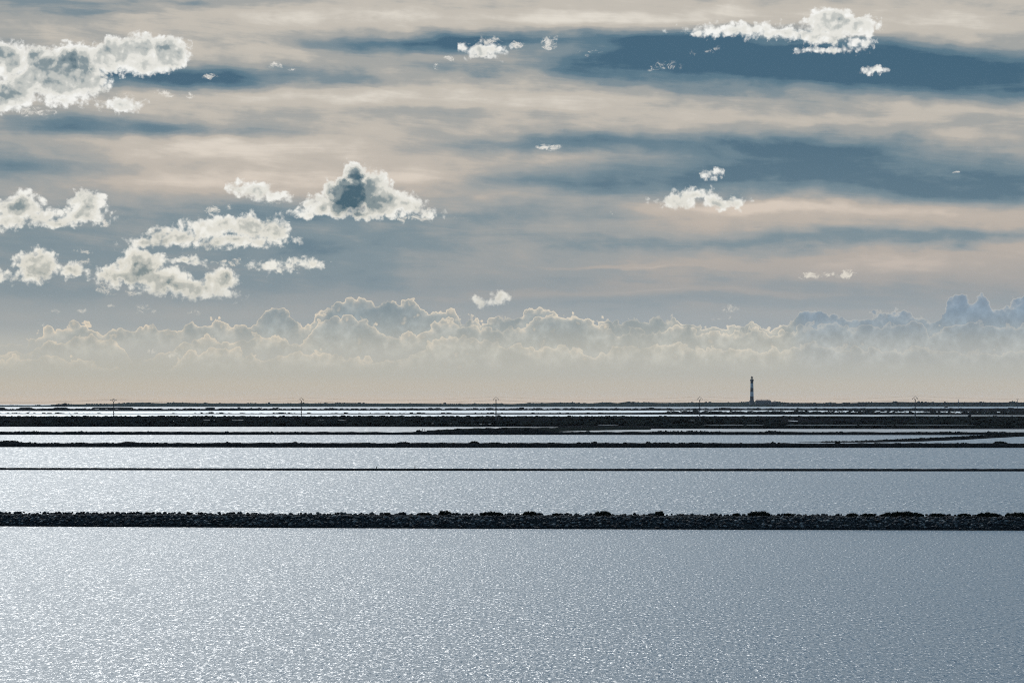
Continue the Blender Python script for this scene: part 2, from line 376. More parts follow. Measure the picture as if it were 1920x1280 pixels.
ICO_F = [(0,11,5),(0,5,1),(0,1,7),(0,7,10),(0,10,11),(1,5,9),(5,11,4),(11,10,2),(10,7,6),(7,1,8),(3,9,4),(3,4,2),(3,2,6),(3,6,8),(3,8,9),(4,9,5),(2,4,11),(6,2,10),(8,6,7),(9,8,1)]
def rock(V, Fc, c, rx, ry, rz, rough=0.25, r=rnd):
    a = r.random() * 6.28; ca_, sa_ = math.cos(a), math.sin(a); tl = r.uniform(-.5, .5); b = len(V)
    for v in ICO_V:
        k = 1 + r.uniform(-rough, rough)
        x, y, z = v.x * rx * k, v.y * ry * k, v.z * rz * k
        y, z = y * math.cos(tl) - z * math.sin(tl), y * math.sin(tl) + z * math.cos(tl)
        V.append((c[0] + x * ca_ - y * sa_, c[1] + x * sa_ + y * ca_, c[2] + z))
    Fc += [(b + i, b + j, b + k) for i, j, k in ICO_F]
def fbm(x, y, o=4):
    return mn.fractal(Vector((x, y, 0.37)), 1.0, 2.0, o)

# ------------------------------------------------------------------ materials
def new_mat(name):
    m_ = bpy.data.materials.new(name); m_.use_nodes = True; n = m_.node_tree; n.nodes.clear()
    gg = G(n); b = gg.node('ShaderNodeBsdfPrincipled'); o = gg.node('ShaderNodeOutputMaterial')
    n.links.new(b.outputs[0], o.inputs[0]); return m_, gg, b
def ground_mat(name, c1, c2, scale=(1, 1, 1), rough=0.9, sc=1.0, spec=0.2, bump=0.0, lo=0.35, hi=0.65):
    m_, gg, b = new_mat(name)
    p = gg.v('MULTIPLY', gg.node('ShaderNodeNewGeometry').outputs['Position'], scale)
    f = gg.noise(p, sc, 5, 0.6)
    gg.link(gg.mix(gg.ss(f, lo, hi), c1, c2), b.inputs['Base Color'])
    b.inputs['Roughness'].default_value = rough; b.inputs['Specular IOR Level'].default_value = spec
    if bump:
        bn = gg.node('ShaderNodeBump'); bn.inputs['Strength'].default_value = 0.7; bn.inputs['Distance'].default_value = bump
        gg.link(gg.noise(p, sc * 4, 4, 0.6), bn.inputs['Height']); gg.nt.links.new(bn.outputs[0], b.inputs['Normal'])
    return m_
def water_mat(name, rough, amp, gust=0.35, seed=0.0, size=0.8, base=(0.025, 0.055, 0.08)):
    m_, gg, b = new_mat(name)
    P = gg.node('ShaderNodeNewGeometry').outputs['Position']
    P = gg.v('ADD', P, (seed * 37.0, seed * 91.0, seed))
    n1 = gg.noise(gg.v('MULTIPLY', P, (1.0, 0.26, 0)), 1 / size, 4, 0.9, 0.2, col=True)   # ripples, some ten centimetres to a metre
    g1 = gg.noise(gg.v('MULTIPLY', P, (1.0, 0.35, 0)), 1 / 22.0, 4, 0.6, 0.6)           # gusts
    k = gg.mad(gg.sub(g1, 0.5), gust * 4, 1.0)
    s1 = gg.v('SCALE', gg.v('SUBTRACT', n1, (0.5, 0.5, 0.5)), gg.mul(k, amp))
    s = gg.v('MULTIPLY', s1, (1.0, 1.0, 0.0))
    nrm = gg.v('NORMALIZE', gg.v('ADD', s, (0, 0, 1)))
    gg.link(nrm, b.inputs['Normal'])
    b.inputs['Base Color'].default_value = (*base, 1); b.inputs['Roughness'].default_value = rough
    b.inputs['IOR'].default_value = 1.333
    return m_
def plain(name, c, rough=0.8, spec=0.3, metal=0.0, var=0.25, sc=1.5):
    m_, gg, b = new_mat(name)
    f = gg.noise(gg.node('ShaderNodeTexCoord').outputs['Object'], sc, 4, 0.6)
    gg.link(gg.mix(f, tuple(x * (1 - var) for x in c), tuple(x * (1 + var) for x in c)), b.inputs['Base Color'])
    b.inputs['Roughness'].default_value = rough; b.inputs['Specular IOR Level'].default_value = spec; b.inputs['Metallic'].default_value = metal
    return m_
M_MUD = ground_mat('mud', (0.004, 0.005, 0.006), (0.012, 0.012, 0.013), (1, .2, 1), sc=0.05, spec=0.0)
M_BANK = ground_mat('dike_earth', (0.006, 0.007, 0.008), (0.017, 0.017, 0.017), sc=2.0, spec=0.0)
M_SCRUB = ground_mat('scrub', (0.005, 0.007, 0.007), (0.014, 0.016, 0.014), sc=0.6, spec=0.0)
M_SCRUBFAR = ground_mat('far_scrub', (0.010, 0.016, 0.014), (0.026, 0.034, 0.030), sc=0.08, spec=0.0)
M_SAND = ground_mat('dune_sand', (0.05, 0.058, 0.045), (0.12, 0.115, 0.09), sc=0.03, spec=0.1)
M_STONE = ground_mat('dike_stone', (0.035, 0.042, 0.048), (0.17, 0.18, 0.185), sc=5.5, spec=0.25, rough=0.75, lo=.38, hi=.72)
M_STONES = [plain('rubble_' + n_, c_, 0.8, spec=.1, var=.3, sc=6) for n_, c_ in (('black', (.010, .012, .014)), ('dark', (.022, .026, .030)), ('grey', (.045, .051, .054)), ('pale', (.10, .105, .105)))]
M_ALGAE = ground_mat('wet_foot', (0.008, 0.010, 0.011), (0.024, 0.026, 0.026), sc=3.0, spec=0.0, rough=0.9)
M_TUFT = ground_mat('tuft', (0.006, 0.009, 0.006), (0.016, 0.019, 0.011), sc=4.0, spec=0.1)

# ------------------------------------------------------------------ ground and water
def sheet_obj(name, rows, mat, z):
    """horizontal sheet from rows of (distance, x left, x right)"""
    V = []; Fc = []
    for Y, a, b in rows: V += [(a, Y, z), (b, Y, z)]
    for i in range(len(rows) - 1): Fc.append((2*i, 2*i+1, 2*i+3, 2*i+2))
    return mesh(name, V, Fc, mat)
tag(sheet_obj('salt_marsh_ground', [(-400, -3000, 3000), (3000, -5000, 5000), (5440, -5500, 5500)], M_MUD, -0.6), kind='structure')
def water(Y0, Y1, mat):
    return tag(sheet_obj('water', [(Y0, -2500 - Y0 * .5, 2500 + Y0 * .5), (Y1, -2500 - Y1 * .5, 2500 + Y1 * .5)], mat, 0.0), kind='structure')
def half(Y0, Y1, x0, x1, mat, name='water'):
    return tag(sheet_obj(name, [(Y0, Xd(x0, Y0), Xd(x1, Y0)), (Y1, Xd(x0, Y1), Xd(x1, Y1))], mat, 0.0), kind='structure')
W_NEAR = water_mat('near_water', 0.39, 2.8, gust=.2, seed=0, size=0.115)
W_MID = water_mat('mid_water', 0.39, 2.8, gust=.2, seed=1, size=0.27)
W_MID2 = water_mat('open_water', 0.39, 2.8, gust=.2, seed=2, size=0.55)
W_CALM = water_mat('calm_water', 0.44, 1.8, gust=.12, seed=4, size=1.2)
W_FAR = water_mat('far_pan_pale_glitter', 0.40, 1.4, gust=.1, seed=3, size=3.0, base=(0.42, 0.42, 0.41))   # white sun glitter put into the base colour of the far pans
W_PAN = water_mat('pan_pale_glitter', 0.42, 1.6, gust=.1, seed=5, size=1.4, base=(0.12, 0.12, 0.12))  # base lightened as well, some glitter put into the colour
W_SEA = water_mat('sea_water', 0.28, 0.5, gust=.1, seed=6, size=6.0)
tag(sheet_obj('sea', [(5440, -6000, 6000), (13000, -8000, 8000)], W_SEA, -0.55), kind='structure')
water(-350, 167, W_NEAR); water(167, 308, W_MID); water(308, 472, W_MID2); water(472, 656, W_MID2)
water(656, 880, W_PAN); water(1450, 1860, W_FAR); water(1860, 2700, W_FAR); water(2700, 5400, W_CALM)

# ------------------------------------------------------------------ banks and land strips
def strip(name, near, crest, mat, width=None, zc=None, x0=-700, x1=2620, step=2.5, amp=0.08, freq=0.8, rows=7, toe=None, back=-0.5, parent=None, slope=1.2):
    """near: row of the foot at the water, crest: row of the skyline. width in metres, or zc = crest height and the far edge follows from it"""
    V = []; Fc = []; n = int((x1 - x0) / step) + 1; prof = None
    for i in range(n):
        px = x0 + i * step
        Yn = Yd(interp(near, px)); pc = interp(crest, px)
        if width is not None: Yc = Yn + width * 0.5; z = Zd(pc, Yc)
        else: Yc = max((H - zc) * F / (pc - HY), Yn + 3.0); z = zc
        z = max(z, 0.03)
        Xn = Xd(px, Yn)
        run = min(max(z, 0.3) * slope, (Yc - Yn) * 0.6)
        pts = [(Yn - 0.4, -0.25 if width is None else -0.15)]
        pts.append((Yn, 0.0))
        pts.append((Yn + run * 0.5, z * 0.55)); pts.append((Yn + run, z * (0.97 if width is not None else 0.5)))
        for k in range(1, rows):
            t = k / rows; pts.append((Yn + run + (Yc - Yn - run) * t, z * ((0.97 + .03 * t) if width is not None else (0.5 + 0.5 * t))))
        pts.append((Yc, z))
        Yb = Yc + (width * 0.5 if width is not None else 4.0)
        pts.append((Yb, back))
        for k, (Y, zz) in enumerate(pts):
            X = Xd(px, Yn) + (Xd(px, Y) - Xd(px, Yn)) * (0 if width is not None else 1)
            if 1 < k < len(pts) - 1:
                zz += amp * fbm(X * freq, Y * freq) * min(1, zz / 0.1)
                Y += amp * 0.8 * fbm(X * freq + 51, Y * freq) * (1 if k < 5 else 0)
            elif k <= 1: Y += amp * 1.2 * fbm(X * freq * .5 + 11, 0.3)
            V.append((X, Y, zz))
        m_ = len(pts)
    for i in range(n - 1):
        for k in range(m_ - 1):
            a = i * m_ + k; Fc.append((a, a + m_, a + m_ + 1, a + 1))
    return mesh(name, V, Fc, mat, parent, smooth=True)

def clumps(name, items, mat, parent=None, r=rnd):
    """low scrub: items = (x, y, z, radius, height); each clump a few ragged lobes"""
    V = []; Fc = []
    for x, y, z, rad, h in items: rock(V, Fc, (x, y, z + h * 0.25), rad, rad, h * 0.75, 0.35, r)
    return mesh(name, V, Fc, mat, parent)

# -- stone dike in front
O_TOE = [(-700, 981), (0, 986), (640, 989.5), (1280, 992), (1920, 994), (2620, 996.5)]
O_TOP = [(-700, 959), (0, 960.5), (640, 962.3), (1280, 964), (1920, 965.5), (2620, 967)]
dike = tag(empty('stone_dike', (0, 166, 0)), 'long low dike of dark rubble stones crossing the near water, tufts on its crest', 'dike')
core = strip('embankment', O_TOE, [(a, b + 3.2) for a, b in O_TOP], M_ALGAE, width=4.0, amp=0.012, freq=0.8, step=4, parent=None)
core.data.polygons.foreach_set('use_smooth', [False] * len(core.data.polygons)); core.parent = dike; core.location = (0, -166, 0)
V = []; Fc = []; MI = []; r2 = random.Random(3)
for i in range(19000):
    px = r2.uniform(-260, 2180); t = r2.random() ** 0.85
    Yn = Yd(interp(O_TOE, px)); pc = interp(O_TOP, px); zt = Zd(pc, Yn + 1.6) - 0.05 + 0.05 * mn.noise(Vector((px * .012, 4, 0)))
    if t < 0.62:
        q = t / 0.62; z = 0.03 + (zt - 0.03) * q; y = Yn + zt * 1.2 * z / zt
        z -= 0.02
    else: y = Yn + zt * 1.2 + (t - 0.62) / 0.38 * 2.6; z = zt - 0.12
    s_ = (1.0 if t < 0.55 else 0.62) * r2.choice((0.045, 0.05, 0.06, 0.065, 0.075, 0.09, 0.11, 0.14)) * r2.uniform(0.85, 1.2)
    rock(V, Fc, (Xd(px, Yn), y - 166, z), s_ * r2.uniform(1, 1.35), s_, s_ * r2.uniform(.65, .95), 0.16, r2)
    MI += [r2.choices((0, 1, 2, 3), (38, 30, 22, 10) if .10 < t < .56 else (80, 19, 1, 0))[0]] * 20  # mostly black stones on the crest put shade in colour against sunlit tops
for i in range(4500):     # the rear face
    px = r2.uniform(-260, 2180); Yn = Yd(interp(O_TOE, px)); zt = Zd(interp(O_TOP, px), Yn + 1.6) - 0.05
    q = r2.random(); s_ = r2.uniform(.06, .13)
    rock(V, Fc, (Xd(px, Yn), Yn + 3.4 + q * 1.0 - 166, zt * (1 - q)), s_ * 1.2, s_, s_ * .8, 0.16, r2); MI += [r2.choices((0, 1, 2, 3), (30, 36, 26, 9))[0]] * 20
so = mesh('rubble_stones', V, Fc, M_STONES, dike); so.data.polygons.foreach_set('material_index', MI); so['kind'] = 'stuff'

# -- tufts of scrub on the dike
def tuft(name, px, w, h, py_base, Y, zbase, mat, blades=None, r=rnd, stems=True):
    """shrub w, h in photo pixels at distance Y: stems, twigs and a ragged crown of blades"""
    wm, hm = w / F * Y, h / F * Y; cx_ = Xd(px, Y); V = []; Fc = []
    n = blades or int(90 + 26 * w)
    for i in range(n):
        a = r.uniform(-1, 1); b = r.uniform(-1, 1) * 0.8
        if a * a + b * b > 1: continue
        env = (1 - a * a) ** 0.5 * (0.65 + 0.5 * mn.noise(Vector((px * .1 + a * w * .16, b, 0))))
        x0_, y0_ = a * wm * 0.5, b * min(wm, 1.2) * 0.5
        hh = hm * max(env, .2) * r.uniform(0.55, 1.15)
        lean = (a * 0.45 + r.uniform(-.35, .35)) * hh; ly = r.uniform(-.3, .3) * hh
        bw = r.uniform(.008, .02) * (Y / 166) + 0.02 * hm
        q = len(V); an = r.random() * 3.14; cx2, sx2 = math.cos(an) * bw, math.sin(an) * bw
        z0 = -0.06
        V += [(x0_ - cx2, y0_ - sx2, z0), (x0_ + cx2, y0_ + sx2, z0), (x0_ + lean * .5 + cx2 * 1.2, y0_ + ly * .5 + sx2, hh * .6), (x0_ + lean * .5 - cx2 * 1.2, y0_ + ly * .5 - sx2, hh * .6), (x0_ + lean, y0_ + ly, hh)]
        Fc += [(q, q + 1, q + 2, q + 3), (q + 3, q + 2, q + 4)]
    root = empty(name, (cx_, Y, zbase))
    mesh('foliage', V, Fc, mat, root)
    for i in range(max(3, int(w / 6))):
        V = []; Fc = []
        a = (i + .5) / max(3, int(w / 6)) * 2 - 1; a *= 0.8
        tube(V, Fc, [(a * wm * .42, 0, -0.08), (a * wm * .45, r.uniform(-.05, .05), hm * .35), (a * wm * .5 + r.uniform(-.1, .1) * hm, 0, hm * .75 * (1 - .4 * a * a))], [.012 * Y / 166, .009 * Y / 166, .004 * Y / 166], 4)
        mesh('stem', V, Fc, mat, root)
    return root
TUFTS = [
 (277, 9, 3.0, 'tiny dark tuft on the left half of the stone dike, leftmost of all its tufts'),
 (354, 8, 2.4, 'second tuft from the left on the stone dike, very small and thin'),
 (727, 10, 3.0, 'small round tuft on the stone dike, first one left of the low broad one'),
 (797, 22, 3.5, 'low broad tuft on the stone dike just left of the tall pointed one'),
 (834, 22, 8.0, 'tall pointed tuft on the stone dike, left of its middle'),
 (922, 40, 6.0, 'long mound of scrub on the stone dike just left of its middle'),
 (993, 24, 7.5, 'spiky tuft with thin stalks on the stone dike just right of its middle'),
 (1043, 12, 2.8, 'very small tuft on the stone dike right of the spiky stalked one'),
 (1131, 28, 8.0, 'dense dome shaped bush alone on the bare middle of the stone dike'),
 (1237, 15, 8.5, 'narrow upright tuft of stalks on the stone dike, right of the dome shaped bush'),
 (1380, 12, 4.0, 'thin small tuft beside the wide high bush on the stone dike'),
 (1423, 40, 9.0, 'wide high bush with ragged top on the right part of the stone dike'),
 (1479, 18, 4.5, 'short rounded tuft on the stone dike right of the wide high bush'),
 (1598, 20, 4.5, 'low wispy tuft on the stone dike, left one of a low pair'),
 (1628, 24, 4.0, 'low wispy tuft on the stone dike, right one of a low pair'),
 (1692, 76, 8.0, 'longest bushy growth on the stone dike, a ragged hedge on its right part'),
 (1758, 22, 5.0, 'rounded tuft on the stone dike just right of the longest hedge like growth'),
 (1808, 24, 4.5, 'flat topped low tuft near the right end of the stone dike'),
 (1852, 40, 7.0, 'broad tuft near the right end of the stone dike, second from the edge'),
 (1908, 44, 7.0, 'broad tuft cut by the right edge of the view on the stone dike'),
]
for px, w, h, lab in TUFTS:
    Yn = Yd(interp(O_TOE, px)) + 1.9
    tag(tuft('shrub', px, w * 1.05, h * 1.05 + 0.8, 0, Yn, Zd(interp(O_TOP, px) + 0.8, Yn), M_TUFT), lab, 'shrub', 'scrub tufts on the crest of the stone dike')

# -- thin sill across the pan
sill = strip('earth_sill', [(-700, 879.6), (0, 880.6), (960, 882.4), (1400, 882.9), (1920, 883.2), (2620, 883.2)], [(-700, 876), (0, 876.6), (960, 878.2), (1920, 878.6), (2620, 878.6)], M_BANK, width=1.6, amp=0.02, freq=1.2, step=2)
tag(sill, 'thin straight dark sill barely above the water, behind the stone dike', 'sill')
for px, hp, lab in ((706, 4.5, 'short thin post standing on the dark sill, the left one of two'), (778, 6.0, 'taller thin post standing on the dark sill, the right one of two')):
    Y = Yd(881) + 0.6; V = []; Fc = []
    tube(V, Fc, [(0, 0, -.1), (0.01, 0, hp / F * Y * 1.1)], [.05, .04], 6)
    p = mesh('wooden_post', V, Fc, M_TUFT); p.location = (Xd(px, Y), Y, 0.1)
    tag(p, lab, 'post')

# -- grassy dike J, bank H, diagonal bank K
J_TOP = [(-700, 829), (0, 828.5), (34, 828.5), (45, 831), (60, 830.8), (215, 830.5), (232, 829.5), (262, 829.6), (280, 830.5), (480, 830.2), (720, 830.6), (1000, 830.5), (1280, 830.8), (1500, 831), (1700, 831), (1920, 831.2), (2620, 831.2)]
J_TOE = [(-700, 837.5), (0, 837.8), (480, 838.5), (960, 838.9), (1920, 839.2), (2620, 839.5)]
bj = strip('grassy_dike', J_TOE, [(a, b - .3) for a, b in J_TOP], M_BANK, width=7.0, amp=0.10, freq=0.5, step=2)
tag(bj, 'straight dark overgrown dike across the water behind the thin sill', 'dike')
H_TOP = [(-700, 809.5), (0, 809.6), (300, 809.8), (640, 810), (710, 810.3), (735, 811.3), (770, 810.8), (785, 808.8), (820, 808.6), (850, 807.2), (900, 806), (940, 804.8), (965, 805), (1000, 804.5), (1035, 808.5), (1060, 809.8), (1095, 810.3), (1200, 809.8), (1440, 810), (1920, 810.6), (2620, 811)]
H_TOE = [(-700, 814.8), (960, 814.9), (1920, 815.3), (2620, 815.5)]
bh = strip('earth_dike', H_TOE, [(a, b - .6) for a, b in H_TOP], M_BANK, width=9.0, amp=0.12, freq=0.35, step=2)
tag(bh, 'dark earth dike farther out, rising in the middle of the view with bushes', 'dike')
# spit joining that dike to the marsh behind it
V = []; Fc = []
sp = [(800, 808.6, 806.5), (860, 806.6, 803.6), (920, 805.6, 802), (980, 806, 801), (1030, 807.6, 800.8), (1070, 806.6, 800.5), (1110, 805.3, 800.2), (1160, 804.4, 799.8), (1220, 803.9, 799.5)]
spit = strip('marsh_spit', [(a, b + 1.5) for a, b, c in sp], [(a, c) for a, b, c in sp], M_SCRUB, zc=0.3, x0=800, x1=1220, amp=0.15, freq=.25)
tag(spit, kind='structure')
k_near = [(1500, 829.5), (1640, 829), (1720, 827.5), (1800, 824.5), (1860, 821), (1920, 818), (2100, 812), (2200, 811)]
k_top = [(1500, 832), (1560, 829.5), (1640, 825.6), (1700, 823.0), (1760, 820.5), (1820, 817.2), (1870, 814.5), (1920, 812.3), (2100, 808), (2200, 807.5)]
bk = strip('diagonal_dike', k_near, k_top, M_BANK, width=10.0, x0=1500, x1=2200, amp=0.12, freq=0.4, rows=9, slope=3.0)
tag(bk, 'dark bank running slantwise to the far right between two dikes', 'dike')

# -- marsh band F and the flats farther out
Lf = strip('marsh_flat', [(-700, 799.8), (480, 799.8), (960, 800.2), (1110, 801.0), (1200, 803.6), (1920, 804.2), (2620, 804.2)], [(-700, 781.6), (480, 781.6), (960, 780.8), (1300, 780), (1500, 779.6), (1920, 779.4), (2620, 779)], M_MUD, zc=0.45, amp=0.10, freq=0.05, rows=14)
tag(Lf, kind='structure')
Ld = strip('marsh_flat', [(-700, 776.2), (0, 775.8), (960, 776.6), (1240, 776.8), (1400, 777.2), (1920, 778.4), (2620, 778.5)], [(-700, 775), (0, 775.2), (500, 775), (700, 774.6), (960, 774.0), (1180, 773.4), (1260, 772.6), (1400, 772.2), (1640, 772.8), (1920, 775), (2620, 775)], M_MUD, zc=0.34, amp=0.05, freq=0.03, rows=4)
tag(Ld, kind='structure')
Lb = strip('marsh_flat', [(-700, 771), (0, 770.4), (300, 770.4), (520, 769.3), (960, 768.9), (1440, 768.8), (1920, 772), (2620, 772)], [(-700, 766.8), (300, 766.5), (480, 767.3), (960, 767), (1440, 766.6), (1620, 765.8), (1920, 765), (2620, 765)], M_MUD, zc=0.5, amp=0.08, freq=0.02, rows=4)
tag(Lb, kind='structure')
# low islets that interrupt the far left water
for k, (a, b) in enumerate(((-40, 10), (36, 60), (100, 128), (172, 250), (385, 404))):
    m_ = (a + b) / 2
    isl = strip('marsh_islet', [(a, 766.2), (b, 766.2)], [(a, 764.9), (a + 4, 763.2), (b - 4, 763.2), (b, 764.9)], M_SCRUB, zc=1.2, x0=a, x1=b, step=2, amp=.3, freq=.02, rows=3)
    tag(isl, kind='structure')
# pools, salt crusts and wet streaks lying in the marsh
r4 = random.Random(11)
def patch(name, px, py, w, d_, mat, z):
    Y = (H - z) * F / (py - HY); V = []; n = 18; ww = w / F * Y / 2; dd = d_ / 2 * Y * Y / (H * F)
    for k in range(n):
        a = 6.2832 * k / n; s_ = 1 + .3 * mn.noise(Vector((px + math.cos(a), py + math.sin(a), 0)))
        V.append((Xd(px, Y) + math.cos(a) * ww * s_, Y + math.sin(a) * dd * s_, z))
    return mesh(name, V, [tuple(range(n))], mat)
M_SALT = plain('salt', (0.75, 0.74, 0.72), 0.8)
tag(patch('salt_patch', 1486, 788.5, 10, 1.1, M_SALT, 0.66), kind='structure')
for px, py, w, d_ in ((325, 789.2, 18, .5), (345, 788, 10, .4), (395, 786.7, 30, .4), (440, 787, 44, .4), (602, 787.5, 9, .5), (642, 787.7, 14, .5), (820, 793.6, 60, .5), (905, 794.5, 34, .4), (1140, 796.5, 40, .4), (1380, 796.6, 120, .5), (1560, 796.5, 200, .5), (1750, 797, 160, .4), (1300, 788, 20, .4)):
    tag(patch('marsh_pool', px, py, w, d_, W_CALM, 0.62), kind='structure')

# scrub that covers the marsh: nobody could count it
def scatter(n, x0, x1, ya, yb, z, rmin, rmax, hmin, hmax, seed, clus=0.0):
    r = random.Random(seed); out = []
    while len(out) < n:
        px = r.uniform(x0, x1); py = r.uniform(ya, yb); Y = Yd(py); X = Xd(px, Y)
        if clus and mn.noise(Vector((X * .012, Y * .004, seed))) < r.uniform(-.6, .5): continue
        out.append((X, Y, z, r.uniform(rmin, rmax), r.uniform(hmin, hmax)))
    return out
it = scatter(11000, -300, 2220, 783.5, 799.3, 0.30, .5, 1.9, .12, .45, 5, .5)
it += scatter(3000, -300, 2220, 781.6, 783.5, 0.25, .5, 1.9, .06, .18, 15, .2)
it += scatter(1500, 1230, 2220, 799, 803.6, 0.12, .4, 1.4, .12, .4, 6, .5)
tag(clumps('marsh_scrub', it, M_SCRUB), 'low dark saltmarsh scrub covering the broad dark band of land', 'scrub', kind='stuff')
it = scatter(500, -300, 2220, 774.6, 776.2, 0.02, 1.0, 3.0, .10, .22, 8, .2)
it += scatter(900, 1250, 2220, 771.5, 777.2, 0.1, 1.0, 3.0, .3, .8, 18, .3)
it += scatter(3000, -300, 2220, 767, 769.3, 0.05, 2.0, 5.0, .15, .35, 9, .2)
tag(clumps('far_marsh_scrub', it, M_SCRUB), 'low scrub in thin dark lines between the far bright pans', 'scrub', kind='stuff')
it = []
r5 = random.Random(21)
def crest_scrub(T, toe, width, n, x0, x1, rr, hh):
    for i in range(n):
        px = r5.uniform(x0, x1); Y = Yd(interp(toe, px)) + width * r5.uniform(.2, .55); z = Zd(interp(T, px) + .6, Yd(interp(toe, px)) + width * .5)
        k = max(0.25, 0.6 + 1.5 * mn.noise(Vector((px * .03, z, 2))))
        it.append((Xd(px, Y), Y, z - .05, r5.uniform(*rr), r5.uniform(*hh) * k))
crest_scrub(J_TOP, J_TOE, 7, 2600, -300, 2220, (.12, .45), (.06, .26))
crest_scrub(H_TOP, H_TOE, 9, 1500, -300, 2220, (.2, .6), (.1, .34))
crest_scrub(H_TOP, H_TOE, 9, 500, 1060, 2220, (.2, .6), (.2, .5))
for i in range(900):
    px = r5.uniform(1540, 2180); Y = Yd(interp(k_near, px)) + r5.uniform(2.5, 6)
    it.append((Xd(px, Y), Y, max(Zd(interp(k_top, px) + .8, Yd(interp(k_near, px)) + 5), 0) - .08, r5.uniform(.15, .5), r5.uniform(.1, .35)))
tag(clumps('dike_grass', it, M_SCRUB), 'short rough growth along the crests of the farther dikes', 'scrub', kind='stuff')

# bushes standing up on the two farther dikes
ORD = ['first', 'second', 'third', 'fourth', 'fifth', 'sixth', 'seventh', 'eighth', 'ninth', 'tenth', 'eleventh', 'twelfth', 'thirteenth', 'fourteenth', 'fifteenth', 'sixteenth', 'seventeenth']
def bush(px, w, h, Y, z, lab, grp):
    wm, hm = w / F * Y, h / F * Y; V = []; Fc = []; n = max(8, int(w * 1.6))
    for i in range(n):
        a = rnd.uniform(-1, 1); env = (1 - a * a) ** .5
        rr = hm * rnd.uniform(.22, .42)
        rock(V, Fc, (a * wm * .5, rnd.uniform(-.4, .4) * min(wm, 2), hm * env * rnd.uniform(.2, .75)), rr * 1.3, rr * 1.2, rr, .4)
    for i in range(n * 3):
        a = rnd.uniform(-1, 1); env = (1 - a * a) ** .5; x = a * wm * .5; y = rnd.uniform(-.3, .3); q = len(V); t = hm * env * rnd.uniform(.7, 1.15)
        V += [(x - .05, y, 0), (x + .05, y, 0), (x + rnd.uniform(-.15, .15), y + rnd.uniform(-.1, .1), t)]; Fc.append((q, q + 1, q + 2))
    o = mesh('bush', V, Fc, M_SCRUB); o.location = (Xd(px, Y), Y, z)
    return tag(o, lab, 'bush', grp)
for k, (px, w, h) in enumerate(((15, 40, 3.2), (155, 9, 1.8), (242, 26, 2.6), (427, 8, 2.8), (554, 7, 3.2), (757, 24, 2.8), (800, 8, 1.8), (830, 20, 1.8), (890, 18, 4.2), (922, 16, 1.8), (1035, 20, 1.6), (1115, 12, 3.2), (1172, 8, 2.4), (1215, 9, 3.2), (1570, 10, 3.2), (1642, 10, 1.6), (1875, 26, 4.2))):
    Y = Yd(interp(J_TOE, px)) + 3
    bush(px, w, h + .8, Y, Zd(interp(J_TOP, px) + .8, Y), '%s %s bush from the left on the dark dike behind the thin sill' % (ORD[k], 'broad' if w > 15 else 'small'), 'bushes on the overgrown dike')
for k, (px, w, h) in enumerate(((228, 5, 1.3), (278, 4, 1.8), (425, 8, 2.4), (602, 9, 1.3), (785, 10, 3.0), (822, 14, 3.2), (857, 12, 4.6), (884, 10, 2.2), (915, 14, 4.2), (941, 18, 4.0), (990, 14, 3.0), (1102, 8, 3.2), (1863, 8, 1.6))):
    Y = Yd(interp(H_TOE, px)) + 4
    bush(px, w, h + .6, Y, Zd(interp(H_TOP, px) + .8, Y), '%s %s bush from the left on the farther dike rising mid view' % (ORD[k], 'broad' if w > 11 else 'small'), 'bushes on the rising earth dike')
# two posts standing on the rising part
for px, lab in ((792.5, 'left one of two tiny stakes on the farther dike where it rises'), (796.5, 'right one of two tiny stakes on the farther dike where it rises')):
    Y = Yd(814.9) + 4; V = []; Fc = []; tube(V, Fc, [(0, 0, -.2), (0, 0, .55)], [.07, .06], 6)
    p = mesh('wooden_stake', V, Fc, M_TUFT); p.location = (Xd(px, Y), Y, Zd(807.2, Y)); tag(p, lab, 'stake')

# ------------------------------------------------------------------ dune ridge and wood on the horizon
RIDGE = [(-700, 757), (0, 760.5), (60, 761.5), (90, 760.5), (104, 758.5), (150, 758.4), (200, 758), (225, 756.6), (255, 755.2), (300, 756.7), (330, 755.6), (400, 756.9), (480, 757.4), (540, 757), (600, 756.5), (650, 756), (700, 757.5), (760, 757.2), (850, 758), (900, 757.5), (960, 758), (1000, 756.3), (1060, 755.5), (1110, 756.8), (1140, 754.8), (1160, 756.4), (1178, 753.8), (1200, 755), (1240, 756), (1300, 755.5), (1360, 755.6), (1398, 755.2), (1405, 753.6), (1416, 753.8), (1446, 753.8), (1456, 753.6), (1462, 755), (1490, 756), (1560, 756.4), (1600, 756.6), (1640, 755), (1700, 754.3), (1760, 755), (1850, 755), (1900, 754.8), (1960, 755), (2620, 756)]
ridge = strip('dune_ridge', [(-700, 762.4), (960, 762.4), (1920, 762.0), (2620, 762)], [(a, b - 0.9) for a, b in RIDGE], M_SCRUBFAR, width=120.0, x0=-700, x1=2620, amp=0.5, freq=0.02, step=3, rows=5, back=-2, slope=6)
tag(ridge, kind='structure')
it = []
for i in range(5200):
    px = r5.uniform(-500, 2420); t = r5.random(); Yn = Yd(762.2); Y = Yn + 5 + 52 * t
    zt = Zd(interp(RIDGE, px) - .1, Yn + 60); z = zt * min(1, .35 + t) - .8
    if 1408 < px < 1450 and t > .4: continue
    k = .55 + 1.1 * mn.noise(Vector((px * .035, 0, 7)))
    it.append((Xd(px, Y), Y, max(z, 0), r5.uniform(1.2, 3.6), r5.uniform(1.0, 3.4) * max(k, .3)))
